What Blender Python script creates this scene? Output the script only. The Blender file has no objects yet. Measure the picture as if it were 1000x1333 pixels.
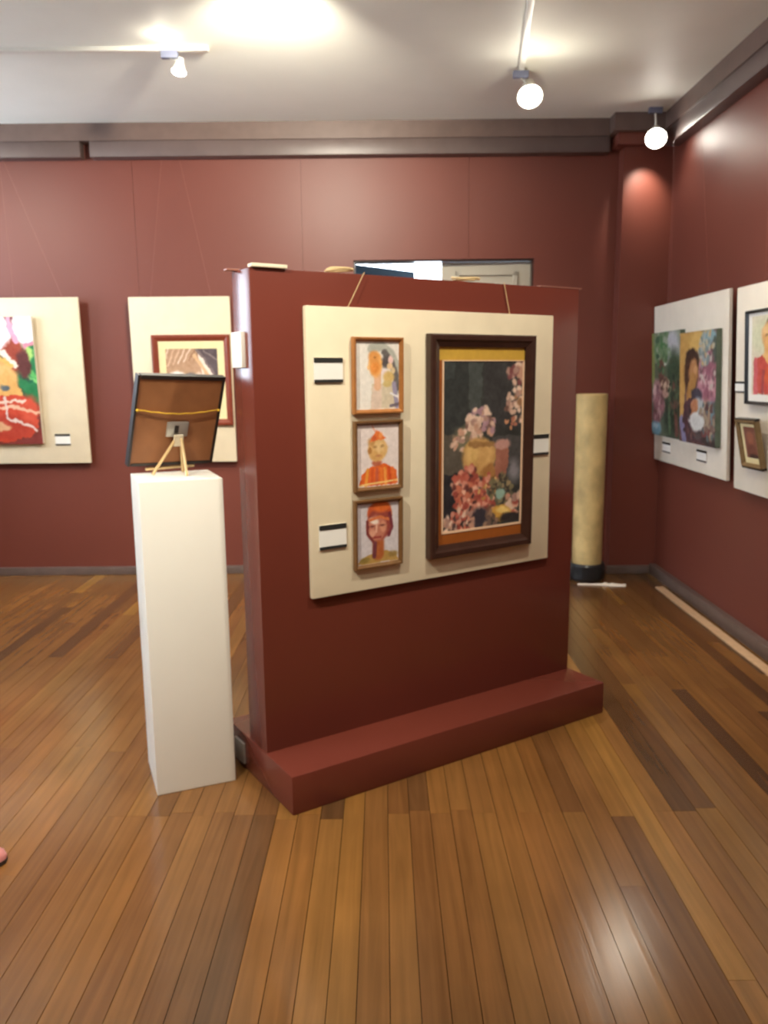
import bpy, bmesh, math, random
import numpy as np
from mathutils import Matrix, Vector

random.seed(7)
scene = bpy.context.scene
COL = scene.collection
PI = math.pi

# ------------------------------------------------------------------ camera
H = 1.5
cam_d = bpy.data.cameras.new('camera'); cam = bpy.data.objects.new('camera', cam_d); COL.objects.link(cam)
cam_d.sensor_fit = 'HORIZONTAL'; cam_d.sensor_width = 36.0
cam_d.lens = 36.0 * 1046.3 / 1000.0
cam_d.dof.use_dof = True; cam_d.dof.focus_distance = .8; cam_d.dof.aperture_fstop = 15.0   # the photograph is slightly out of focus everywhere
cam_d.clip_start = 0.05; cam_d.clip_end = 200
p_, r_ = 0.16918, 0.00973
fw = Vector((0, math.cos(p_), -math.sin(p_))); rt = Vector((1, 0, 0)); dn = fw.cross(rt)
ax = math.cos(r_) * rt + math.sin(r_) * dn
ay = math.sin(r_) * rt - math.cos(r_) * dn
cam.matrix_world = Matrix(((ax.x, ay.x, -fw.x, 0), (ax.y, ay.y, -fw.y, 0), (ax.z, ay.z, -fw.z, H), (0, 0, 0, 1)))
scene.camera = cam

# ------------------------------------------------------------------ world, exposure
world = bpy.data.worlds.new('sky'); scene.world = world; world.use_nodes = True
bg = world.node_tree.nodes['Background']
bg.inputs['Color'].default_value = (0.74, 0.86, 1.0, 1); bg.inputs['Strength'].default_value = 11.0
scene.view_settings.view_transform = 'Standard'
scene.view_settings.look = 'None'
scene.view_settings.exposure = 0.50
scene.view_settings.gamma = 1.0
scene.view_settings.use_curve_mapping = False
LAMP_COL = (1.0, 0.93, 0.77)

# ------------------------------------------------------------------ helpers
def lin(c):
    return tuple(((v / 255.) / 12.92 if v <= 10 else (((v / 255.) + .055) / 1.055) ** 2.4) for v in c)

def mat(name, rgb, rough=.5, spec=.5, metal=0., noise=0., nscale=8., bump=0., bscale=60., coat=0., stretch=(1, 1, 1), emit=None, estr=0., rough_var=0.):
    m = bpy.data.materials.new(name); m.use_nodes = True
    nt = m.node_tree; b = nt.nodes['Principled BSDF']
    L = nt.links
    col = lin(rgb)
    b.inputs['Base Color'].default_value = (*col, 1)
    b.inputs['Roughness'].default_value = rough
    b.inputs['Specular IOR Level'].default_value = spec
    b.inputs['Metallic'].default_value = metal
    b.inputs['Coat Weight'].default_value = coat
    geo = nt.nodes.new('ShaderNodeNewGeometry')
    mp = nt.nodes.new('ShaderNodeMapping'); mp.inputs['Scale'].default_value = stretch
    L.new(geo.outputs['Position'], mp.inputs['Vector'])
    if noise or rough_var:
        n = nt.nodes.new('ShaderNodeTexNoise'); n.inputs['Scale'].default_value = nscale; n.inputs['Detail'].default_value = 5
        L.new(mp.outputs['Vector'], n.inputs['Vector'])
        if noise:
            r = nt.nodes.new('ShaderNodeValToRGB')
            r.color_ramp.elements[0].position = .3; r.color_ramp.elements[1].position = .7
            r.color_ramp.elements[0].color = (*[max(0, v * (1 - noise)) for v in col], 1)
            r.color_ramp.elements[1].color = (*[min(1, v * (1 + noise)) for v in col], 1)
            L.new(n.outputs['Fac'], r.inputs['Fac']); L.new(r.outputs['Color'], b.inputs['Base Color'])
        if rough_var:
            mr = nt.nodes.new('ShaderNodeMapRange')
            mr.inputs['To Min'].default_value = rough - rough_var; mr.inputs['To Max'].default_value = rough + rough_var
            L.new(n.outputs['Fac'], mr.inputs['Value']); L.new(mr.outputs['Result'], b.inputs['Roughness'])
    if bump:
        n2 = nt.nodes.new('ShaderNodeTexNoise'); n2.inputs['Scale'].default_value = bscale; n2.inputs['Detail'].default_value = 3
        L.new(mp.outputs['Vector'], n2.inputs['Vector'])
        bp = nt.nodes.new('ShaderNodeBump'); bp.inputs['Strength'].default_value = bump; bp.inputs['Distance'].default_value = .004
        L.new(n2.outputs['Fac'], bp.inputs['Height']); L.new(bp.outputs['Normal'], b.inputs['Normal'])
    if emit:
        b.inputs['Emission Color'].default_value = (*emit, 1); b.inputs['Emission Strength'].default_value = estr
    return m

def wood_floor(name, per_object=True, tone=1.):
    m = bpy.data.materials.new(name); m.use_nodes = True
    nt = m.node_tree; b = nt.nodes['Principled BSDF']; L = nt.links; N = nt.nodes.new
    geo = N('ShaderNodeNewGeometry')
    if per_object:
        oi = N('ShaderNodeObjectInfo'); rnd = oi.outputs['Random']
    else:
        sep = N('ShaderNodeSeparateXYZ'); L.new(geo.outputs['Position'], sep.inputs[0])
        s = N('ShaderNodeMath'); s.operation = 'SNAP'; s.inputs[1].default_value = .078; L.new(sep.outputs['X'], s.inputs[0])
        wn = N('ShaderNodeTexWhiteNoise'); wn.noise_dimensions = '1D'; L.new(s.outputs[0], wn.inputs['W']); rnd = wn.outputs['Value']
    ramp = N('ShaderNodeValToRGB'); e = ramp.color_ramp.elements
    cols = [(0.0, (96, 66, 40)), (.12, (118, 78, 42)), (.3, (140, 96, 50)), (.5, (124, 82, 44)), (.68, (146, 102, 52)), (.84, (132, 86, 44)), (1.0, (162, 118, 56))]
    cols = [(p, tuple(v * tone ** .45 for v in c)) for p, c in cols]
    e[0].position = 0; e[0].color = (*lin(cols[0][1]), 1); e[1].position = 1; e[1].color = (*lin(cols[-1][1]), 1)
    for p, c in cols[1:-1]:
        k = e.new(p); k.color = (*lin(c), 1)
    L.new(rnd, ramp.inputs['Fac'])
    off = N('ShaderNodeMath'); off.operation = 'MULTIPLY'; off.inputs[1].default_value = 37.0; L.new(rnd, off.inputs[0])
    mp = N('ShaderNodeMapping'); mp.inputs['Scale'].default_value = (38, 1.6, 10); L.new(geo.outputs['Position'], mp.inputs['Vector'])
    add = N('ShaderNodeVectorMath'); add.operation = 'ADD'; L.new(mp.outputs[0], add.inputs[0]); L.new(off.outputs[0], add.inputs[1])
    n = N('ShaderNodeTexNoise'); n.inputs['Scale'].default_value = 1; n.inputs['Detail'].default_value = 6; n.inputs['Distortion'].default_value = .6
    L.new(add.outputs[0], n.inputs['Vector'])
    mr = N('ShaderNodeMapRange'); mr.inputs['From Min'].default_value = .25; mr.inputs['From Max'].default_value = .75; mr.inputs['To Min'].default_value = .74; mr.inputs['To Max'].default_value = 1.16
    L.new(n.outputs['Fac'], mr.inputs['Value'])
    n2 = N('ShaderNodeTexNoise'); n2.inputs['Scale'].default_value = 2.3; n2.inputs['Detail'].default_value = 3
    L.new(geo.outputs['Position'], n2.inputs['Vector'])
    mr2 = N('ShaderNodeMapRange'); mr2.inputs['From Min'].default_value = .3; mr2.inputs['From Max'].default_value = .7; mr2.inputs['To Min'].default_value = .86; mr2.inputs['To Max'].default_value = 1.1
    L.new(n2.outputs['Fac'], mr2.inputs['Value'])
    mu = N('ShaderNodeMath'); mu.operation = 'MULTIPLY'; L.new(mr.outputs[0], mu.inputs[0]); L.new(mr2.outputs[0], mu.inputs[1])
    vm = N('ShaderNodeVectorMath'); vm.operation = 'SCALE'; L.new(ramp.outputs['Color'], vm.inputs[0]); L.new(mu.outputs[0], vm.inputs['Scale'])
    L.new(vm.outputs[0], b.inputs['Base Color'])
    rr = N('ShaderNodeMapRange'); rr.inputs['To Min'].default_value = .15; rr.inputs['To Max'].default_value = .26
    L.new(n2.outputs['Fac'], rr.inputs['Value']); L.new(rr.outputs[0], b.inputs['Roughness'])
    bp = N('ShaderNodeBump'); bp.inputs['Strength'].default_value = .12; bp.inputs['Distance'].default_value = .003
    L.new(n.outputs['Fac'], bp.inputs['Height']); L.new(bp.outputs[0], b.inputs['Normal'])
    b.inputs['Specular IOR Level'].default_value = .5
    return m

def painting_mat(name, rough=.5, coat=0.):
    m = bpy.data.materials.new(name); m.use_nodes = True
    nt = m.node_tree; b = nt.nodes['Principled BSDF']
    a = nt.nodes.new('ShaderNodeVertexColor'); a.layer_name = 'paint'
    nt.links.new(a.outputs['Color'], b.inputs['Base Color'])
    b.inputs['Roughness'].default_value = rough; b.inputs['Coat Weight'].default_value = coat
    b.inputs['Coat Roughness'].default_value = .05
    b.inputs['Specular IOR Level'].default_value = .3
    return m

def add_box(bm, lo, hi, M=None, bevel=0.):
    s = [hi[i] - lo[i] for i in range(3)]; c = [(hi[i] + lo[i]) / 2 for i in range(3)]
    r = bmesh.ops.create_cube(bm, size=1.0, matrix=Matrix.Translation(c) @ Matrix.Diagonal((*s, 1)))
    vs = r['verts']
    if bevel:
        es = list({e for v in vs for e in v.link_edges})
        rb = bmesh.ops.bevel(bm, geom=es, offset=bevel, segments=2, profile=.6, affect='EDGES')
        vs = list({v for f in rb['faces'] for v in f.verts} | {v for v in vs if v.is_valid})
        # gather connected island
        todo = [v for v in vs if v.is_valid]; seen = set(todo)
        while todo:
            v = todo.pop()
            for e in v.link_edges:
                o = e.other_vert(v)
                if o not in seen: seen.add(o); todo.append(o)
        vs = list(seen)
    if M is not None: bmesh.ops.transform(bm, matrix=M, verts=vs)
    return vs

def add_tube(bm, pts, r, seg=8, cap=True):
    pts = [Vector(p) for p in pts]
    rs = r if isinstance(r, (list, tuple)) else [r] * len(pts)
    rings = []
    up = None
    for i, p in enumerate(pts):
        t = (pts[min(i + 1, len(pts) - 1)] - pts[max(i - 1, 0)]).normalized()
        if up is None:
            a = Vector((0, 0, 1)) if abs(t.z) < .9 else Vector((1, 0, 0))
            up = (a - t * a.dot(t)).normalized()
        else:
            up = (up - t * up.dot(t)).normalized()
        sd = t.cross(up)
        rings.append([bm.verts.new(p + (up * math.cos(2 * PI * k / seg) + sd * math.sin(2 * PI * k / seg)) * rs[i]) for k in range(seg)])
    for a, b in zip(rings, rings[1:]):
        for k in range(seg):
            bm.faces.new((a[k], a[(k + 1) % seg], b[(k + 1) % seg], b[k]))
    if cap:
        bm.faces.new(rings[0][::-1]); bm.faces.new(rings[-1])
    return [v for rg in rings for v in rg]

def add_lathe(bm, prof, seg=32, M=None):
    rings = []
    for (r, z) in prof:
        if r < 1e-6: rings.append([bm.verts.new((0, 0, z))])
        else: rings.append([bm.verts.new((r * math.cos(2 * PI * k / seg), r * math.sin(2 * PI * k / seg), z)) for k in range(seg)])
    for a, b in zip(rings, rings[1:]):
        for k in range(seg):
            q = []
            for rg, kk in ((a, k), (a, k + 1), (b, k + 1), (b, k)):
                v = rg[0] if len(rg) == 1 else rg[kk % seg]
                if v not in q: q.append(v)
            if len(q) > 2: bm.faces.new(q)
    vs = [v for rg in rings for v in rg]
    if M is not None: bmesh.ops.transform(bm, matrix=M, verts=vs)
    return vs

def add_prism(bm, poly, y0, y1):
    """polygon given in (x, z), extruded from y0 (front) to y1"""
    a = [bm.verts.new((x, y0, z)) for x, z in poly]; b = [bm.verts.new((x, y1, z)) for x, z in poly]
    bm.faces.new(a); bm.faces.new(b[::-1]); n = len(poly)
    for i in range(n): bm.faces.new((a[i], b[i], b[(i + 1) % n], a[(i + 1) % n]))
    return a + b

def obj(name, bm, m, parent=None, smooth=False, M=None, crease=20):
    bmesh.ops.recalc_face_normals(bm, faces=bm.faces)
    me = bpy.data.meshes.new(name); bm.to_mesh(me); bm.free()
    if smooth:
        for p in me.polygons: p.use_smooth = True
        try: me.set_sharp_from_angle(angle=math.radians(crease))
        except Exception: pass
    o = bpy.data.objects.new(name, me); COL.objects.link(o)
    if m: me.materials.append(m)
    if parent: o.parent = parent
    if M is not None: o.matrix_world = M
    return o

def empty(name, M=None):
    o = bpy.data.objects.new(name, None); COL.objects.link(o); o.empty_display_size = .1
    if M is not None: o.matrix_world = M
    return o

def tag(o, label, cat, group=None):
    o['label'] = label; o['category'] = cat
    if group: o['group'] = group
    return o

def struct(o, label=None):
    o['kind'] = 'structure'
    if label: o['label'] = label
    return o

def bx(name, lo, hi, m, parent=None, bevel=0., M=None):
    bm = bmesh.new(); add_box(bm, lo, hi, bevel=bevel)
    return obj(name, bm, m, parent, smooth=bool(bevel), M=M)

def plane_M(O, rz, lean):
    return Matrix.Translation(O) @ Matrix.Rotation(rz, 4, 'Z') @ Matrix.Rotation(lean, 4, 'X')

# ------------------------------------------------------------------ materials
M_wall = mat('maroon_paint', (112, 57, 45), rough=.46, spec=.45, noise=.05, nscale=1.5, rough_var=.03)
M_part = mat('maroon_gloss_paint', (106, 50, 39), rough=.24, spec=.5, noise=.06, nscale=1.6, rough_var=.03)
M_ceil = mat('ceiling_paint', (238, 238, 228), rough=.55, spec=.3, noise=.02, nscale=3, bump=.05, bscale=30)
M_crown = mat('brown_grey_trim', (104, 84, 76), rough=.45, noise=.10, nscale=12)
M_rail = mat('grey_picture_rail', (98, 82, 78), rough=.4, noise=.08, nscale=12)
M_base = mat('grey_baseboard', (100, 84, 78), rough=.4, noise=.12, nscale=14)
M_strip = mat('pale_wood_strip', (196, 160, 124), rough=.5, noise=.1, nscale=25)
M_plank = wood_floor('floor_wood', True, .88)
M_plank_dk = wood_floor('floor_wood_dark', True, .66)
M_plank_far = wood_floor('floor_wood_rows', False, .88)
M_sub = mat('dark_subfloor', (84, 52, 30), rough=.8, noise=.1)
M_white = mat('white_plinth_paint', (236, 232, 222), rough=.45, noise=.015, nscale=5)
M_linen = mat('linen_cloth', (224, 210, 182), rough=.85, spec=.2, noise=.035, nscale=9, bump=.25, bscale=380)
M_linen_w = mat('white_linen_cloth', (226, 217, 202), rough=.85, spec=.2, noise=.03, nscale=9, bump=.25, bscale=380)
M_cord = mat('twine', (206, 178, 130), rough=.8, noise=.1, nscale=60)
M_cord_p = mat('clear_line', (150, 96, 80), rough=.4)
M_frame_dk = mat('dark_walnut_frame', (58, 36, 28), rough=.3, noise=.15, nscale=25)
M_frame_br = mat('bronze_brown_frame', (172, 114, 62), rough=.28, metal=.25, noise=.15, nscale=30)
M_frame_bz = mat('dull_bronze_frame', (122, 88, 54), rough=.3, metal=.25, noise=.15, nscale=30)
M_frame_red = mat('mahogany_frame', (126, 56, 36), rough=.35, noise=.1, nscale=25)
M_frame_blk = mat('black_frame', (26, 25, 26), rough=.3, noise=.05)
M_frame_gold = mat('antique_gold_frame', (128, 104, 70), rough=.4, metal=.2, noise=.15, nscale=40)
M_mat_w = mat('white_mount', (232, 230, 224), rough=.8, noise=.01)
M_mat_c = mat('cream_mount', (226, 212, 164), rough=.8, noise=.03, nscale=20)
M_mat_g = mat('mustard_mount', (196, 156, 62), rough=.45, noise=.06, nscale=40)
M_mat_r = mat('rust_brown_mount', (150, 82, 30), rough=.45, noise=.06, nscale=40)
M_fillet = mat('pale_fillet', (224, 188, 156), rough=.5, noise=.04)
M_card = mat('card_white', (236, 234, 228), rough=.7, noise=.01)
M_ink = mat('card_black', (34, 34, 32), rough=.6, noise=.05)
M_hard = mat('hardboard', (150, 98, 60), rough=.6, noise=.10, nscale=14)
M_edge = mat('dark_frame_edge', (40, 32, 28), rough=.5, noise=.12, nscale=20)
M_pine = mat('pale_pine', (214, 184, 132), rough=.5, noise=.10, nscale=30)
M_steel = mat('zinc_plate', (190, 188, 180), rough=.35, metal=.5, noise=.05)
M_yellow = mat('yellow_string', (222, 178, 50), rough=.7, noise=.1, nscale=60)
M_metal_w = mat('white_enamel', (228, 226, 216), rough=.35, noise=.01)
M_metal_g = mat('blue_grey_plastic', (108, 112, 134), rough=.4, noise=.03)
M_bulb = mat('lit_bulb', (255, 250, 240), rough=.3, emit=(1.0, .95, .84), estr=40.)
M_tube_a = None
M_pot = mat('dark_bronze_pot', (38, 38, 40), rough=.3, noise=.2, nscale=10)
M_paper = mat('white_paper', (232, 222, 210), rough=.8, noise=.04)
M_tape = mat('masking_tape', (228, 216, 190), rough=.7, noise=.04)
M_door_g = mat('grey_door_paint', (176, 168, 152), rough=.45, noise=.03)
M_door_b = mat('dark_blue_leaf', (24, 44, 56), rough=.7, spec=.15, noise=.05)  # dark blue tone for the swung leaf
M_ground = mat('exterior_paving', (150, 148, 142), rough=.8, noise=.15, nscale=4)
M_pink = mat('pink_leather', (214, 138, 134), rough=.45, noise=.05)
M_sole = mat('shoe_sole', (52, 36, 28), rough=.7, noise=.1)
M_socket = mat('grey_socket_plate', (172, 170, 164), rough=.4, noise=.02)
M_paint = painting_mat('painted_canvas', .5)
M_print = painting_mat('watercolour_behind_glass', .6, .35)

# mottled parchment for the tall tube
def parchment():
    m = mat('mottled_parchment', (204, 178, 122), rough=.6, noise=.30, nscale=7, bump=.1, bscale=30, stretch=(1, 1, .8))
    return m
M_tube_a = parchment()

# ------------------------------------------------------------------ room shell
XR, XL, YB, YF, ZC = 2.04, -4.0, 6.05, -3.2, 3.24
DX0, DX1, DZ = -0.205, 1.105, 2.32

floor = struct(bx('floor', (XL - .1, YF - .1, -.12), (XR + .1, YB + .1, -.018), M_sub), 'dark subfloor under the varnished plank floor')

# floor planks: unit mesh shared, scaled per plank
bm = bmesh.new(); add_box(bm, (-.5, 0, -.018), (.5, 1, 0))
top = [e for e in bm.edges if all(abs(v.co.z) < 1e-6 for v in e.verts) and abs(e.verts[0].co.x - e.verts[1].co.x) < 1e-6]
bmesh.ops.bevel(bm, geom=top, offset=.012, segments=1, affect='EDGES', offset_type='WIDTH')
plank_me = bpy.data.meshes.new('plank'); bmesh.ops.recalc_face_normals(bm, faces=bm.faces); bm.to_mesh(plank_me); bm.free(); plank_me.materials.append(M_plank)
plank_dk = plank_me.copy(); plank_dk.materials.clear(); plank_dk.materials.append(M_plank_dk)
# one row of boards spans x0..x1; butt joints along y
XS0 = -2.95
x = XR - .004; rows = []
while x > XS0:
    w = random.uniform(.070, .084); rows.append((x - w, x)); x -= w
nplank = 0
for i, (a, b) in enumerate(rows):
    cx = (a + b) / 2
    joints = []
    if -1.0 < cx < 1.15 and random.random() < .8:
        joints.append(2.57 + random.choice((0, 0, 0, .02, -.03)))
        joints.append(2.57 + random.uniform(1.3, 2.9))
    else:
        y = random.uniform(.9, 2.6)
        while y < 5.6:
            joints.append(y); y += random.uniform(1.5, 3.4)
    ys = [.5] + sorted(j for j in joints if j < 5.75) + [YB]
    for y0, y1 in zip(ys, ys[1:]):
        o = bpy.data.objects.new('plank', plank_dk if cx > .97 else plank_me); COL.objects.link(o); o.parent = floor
        o.location = (cx, y0 + .0006, random.uniform(-.0006, 0)); o.scale = (b - a - .0007, y1 - y0 - .001, 1)
        nplank += 1
bm = bmesh.new()
xx = x
while xx > XL:
    w = .078; add_box(bm, (xx - w + .001, .5, -.018), (xx, YB, 0)); xx -= w
xx = XR - .004
while xx > XL:
    w = .078; add_box(bm, (xx - w + .001, YF, -.018), (xx, .499, 0)); xx -= w
o = obj('plank_rows', bm, M_plank_far, floor); o['kind'] = 'stuff'

struct(bx('ceiling', (XL - .1, YF - .1, ZC), (XR + .1, YB + .2, ZC + .1), M_ceil), 'off-white painted ceiling')

# back wall: backing with a door notch, and face panels with joints
bm = bmesh.new()
notch = [(XL - .1, 0), (DX0, 0), (DX0, DZ), (DX1, DZ), (DX1, 0), (XR + .1, 0), (XR + .1, ZC), (XL - .1, ZC)]
add_prism(bm, notch, YB + .012, YB + .16)
wall_back = struct(obj('wall_back', bm, M_wall), 'maroon painted back wall')
cols = [XL, -2.97, -1.77, -.57, .63, 1.71]
g = .0010
for a, b in zip(cols, cols[1:]):
    a2, b2 = a + g, b - g
    if b2 <= DX0 or a2 >= DX1: poly = [(a2, 0), (b2, 0), (b2, ZC), (a2, ZC)]
    elif a2 < DX0: poly = [(a2, 0), (DX0, 0), (DX0, DZ), (b2, DZ), (b2, ZC), (a2, ZC)]
    else: poly = [(a2, DZ), (DX1, DZ), (DX1, 0), (b2, 0), (b2, ZC), (a2, ZC)]
    bm = bmesh.new(); add_prism(bm, poly, YB, YB + .012); obj('wall_panel', bm, M_wall, wall_back)
# right, left, rear walls and the corner pier
struct(bx('wall_right', (XR, YF - .1, 0), (XR + .15, YB + .16, ZC), M_wall), 'maroon painted right wall')
PX, PY = 1.695, 5.925
struct(bx('wall_corner', (PX, PY, 0), (XR, YB + .01, ZC), M_wall), 'maroon corner pier between back and right wall')
WIN = [(0.6, 2.4), (4.2, 5.8)]; WZ0, WZ1 = 1.55, 2.95  # first opening, nearer the camera, is added to let in more daylight
bm = bmesh.new()
ysn = [YF - .1] + [v for w in WIN for v in w] + [YB + .16]
for k in range(0, len(ysn), 2): add_box(bm, (XL - .15, ysn[k], 0), (XL, ysn[k + 1], ZC))
for a, b in WIN:
    add_box(bm, (XL - .15, a, 0), (XL, b, WZ0)); add_box(bm, (XL - .15, a, WZ1), (XL, b, ZC))
struct(obj('wall_left', bm, M_wall), 'maroon left wall with window openings')
struct(bx('wall_rear', (XL - .1, YF - .15, 0), (XR + .1, YF, ZC), M_wall), 'maroon rear wall')
for i, (a, b) in enumerate(WIN):
    w = struct(empty('window_%d' % (i + 1), Matrix.Translation((XL, (a + b) / 2, WZ0))), 'tall unseen sash window in the left wall')
    bm = bmesh.new()
    hw = (b - a) / 2; hh = WZ1 - WZ0
    add_box(bm, (-.14, -hw, 0), (.02, -hw + .06, hh)); add_box(bm, (-.14, hw - .06, 0), (.02, hw, hh))
    add_box(bm, (-.14, -hw, hh - .06), (.02, hw, hh)); add_box(bm, (-.14, -hw, 0), (.04, hw, .05))
    o = obj('window_frame', bm, M_crown, w)
    bm = bmesh.new(); add_box(bm, (-.10, -.02, .05), (-.06, .02, hh - .06)); add_box(bm, (-.10, -hw + .06, hh / 2 - .02), (-.06, hw - .06, hh / 2 + .02))
    obj('window_bar', bm, M_crown, w)

# crown: upper fascia and lower picture rail
bm = bmesh.new(); add_box(bm, (XL, YB - .10, 3.125), (PX - .10, YB + .005, ZC)); struct(obj('trim_1', bm, M_crown), 'brown upper crown board along back wall')
t2 = struct(empty('trim_2', Matrix.Translation((0, YB, 3.02))), 'grey picture rail below the back crown, cut once')
for a, b in ((XL, -2.10), (-2.035, PX - .09)):
    bm = bmesh.new(); vs = add_box(bm, (a, -.088, 0), (b, .005, .107), bevel=.008)
    obj('rail_length', bm, M_rail, t2, smooth=True)
bm = bmesh.new(); add_box(bm, (XR - .10, YF, 3.125), (XR + .005, PY - .10, ZC)); struct(obj('trim_3', bm, M_crown), 'brown upper crown board along right wall')
bm = bmesh.new(); add_box(bm, (XR - .088, YF, 3.02), (XR + .005, PY - .09, 3.127), bevel=.008); struct(obj('trim_4', bm, M_rail, smooth=True), 'grey picture rail along right wall')
bm = bmesh.new(); add_box(bm, (PX - .10, PY - .10, 3.125), (XR + .005, YB + .005, ZC)); struct(obj('trim_5', bm, M_crown), 'brown crown board around the corner pier')
bm = bmesh.new(); add_box(bm, (PX - .06, PY - .06, 3.045), (XR + .005, YB + .005, 3.127), bevel=.006); struct(obj('trim_6', bm, M_wall, smooth=True), 'maroon moulding below the corner crown')

def baseboard(name, lo, hi, label):
    bm = bmesh.new(); add_box(bm, lo, hi, bevel=.006); return struct(obj(name, bm, M_base, smooth=True), label)
baseboard('baseboard_back', (XL, YB - .028, 0), (DX0 - .02, YB + .004, .062), 'grey baseboard along back wall beside the door')
baseboard('baseboard_back', (DX1 + .02, YB - .028, 0), (PX, YB + .004, .062), 'grey baseboard along back wall behind the tall tube')
baseboard('baseboard_corner', (PX - .022, PY - .025, 0), (XR - .02, PY + .004, .062), 'grey baseboard at the corner pier')
baseboard('baseboard_right', (XR - .045, YF, 0), (XR + .004, PY - .02, .080), 'grey baseboard along right wall')
bm = bmesh.new(); add_box(bm, (1.905, YF, 0), (1.962, 5.49, .012), bevel=.004)
struct(obj('trim_7', bm, M_strip, smooth=True), 'pale wooden strip on the floor along right wall')

# ------------------------------------------------------------------ door in the back wall
door = struct(empty('door_1', Matrix.Translation((0, YB, 0))), 'double door in back wall, one leaf swung outward')
bm = bmesh.new()
add_box(bm, (DX0, .02, 0), (DX0 + .012, .15, DZ)); add_box(bm, (DX1 - .012, .02, 0), (DX1, .15, DZ)); add_box(bm, (DX0, .02, DZ - .010), (DX1, .15, DZ))
obj('door_frame', bm, M_frame_dk, door)
def leaf(w, m, label):
    """leaf in local space: hinge at x=0, extends to +x, face towards -y"""
    e = bmesh.new(); add_box(e, (0, 0, .01), (w, .04, DZ - .012))
    o = obj('door_leaf', e, m, door); o['label'] = label
    for (z0, z1) in ((.15, .95), (1.10, DZ - .075)):
        q = bmesh.new()
        for lo, hi in (((.10, -.022, z0), (w - .10, 0, z0 + .03)), ((.10, -.022, z1 - .03), (w - .10, 0, z1)), ((.10, -.022, z0), (.13, 0, z1)), ((w - .13, -.022, z0), (w - .10, 0, z1))):
            add_box(q, lo, hi)
        obj('panel_moulding', q, m, o)
    return o
lf = leaf(.655, M_door_b, 'dark blue door leaf swung outward'); lf.location = (DX0 + .012, .14, 0); lf.rotation_euler = (0, 0, math.radians(46))
lf = leaf(.655, M_door_g, 'grey panelled door leaf'); lf.location = (DX1 - .662, .10, 0); lf.rotation_euler = (0, 0, math.radians(-2))
bm = bmesh.new(); add_box(bm, (-14, YB + .2, -.3), (14, 24, -.12)); struct(obj('ground', bm, M_ground), 'paved ground outside the door')
bm = bmesh.new(); add_box(bm, (-1.4, YB + .15, 2.74), (2.2, YB + 1.75, 2.82)); struct(obj('shade_slab', bm, M_frame_dk), 'added unseen slab shading the outside of the door')  # added out of view to keep sky light off the swung leaf

# ------------------------------------------------------------------ display partition
A = math.radians(32.73)
PB = Vector((-.321, 2.562, 0))
MP = Matrix.Translation(PB) @ Matrix.Rotation(A, 4, 'Z')
PL = 1.533
part = tag(empty('display_partition', MP), 'free-standing maroon display partition on a stepped base', 'partition')
V0, V1, PT = .213, .365, 1.855
def child_box(name, lo, hi, m, parent, bevel=.004):
    bm = bmesh.new(); add_box(bm, lo, hi, bevel=bevel); return obj(name, bm, m, parent, smooth=True)
child_box('partition_wall', (0, V0, .140), (PL - .006, V1, PT), M_part, part)
child_box('partition_base', (-.004, 0, 0), (PL + .004, .576, .143), M_part, part, .006)
o = child_box('socket_plate', (-.012, .405, .022), (-.002, .495, .105), M_socket, part, .003); o['label'] = 'small grey plate on the base end'

MF = MP @ Matrix.Translation((0, V0, 0))      # front face frame: x along, z up, -y outwards

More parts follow.
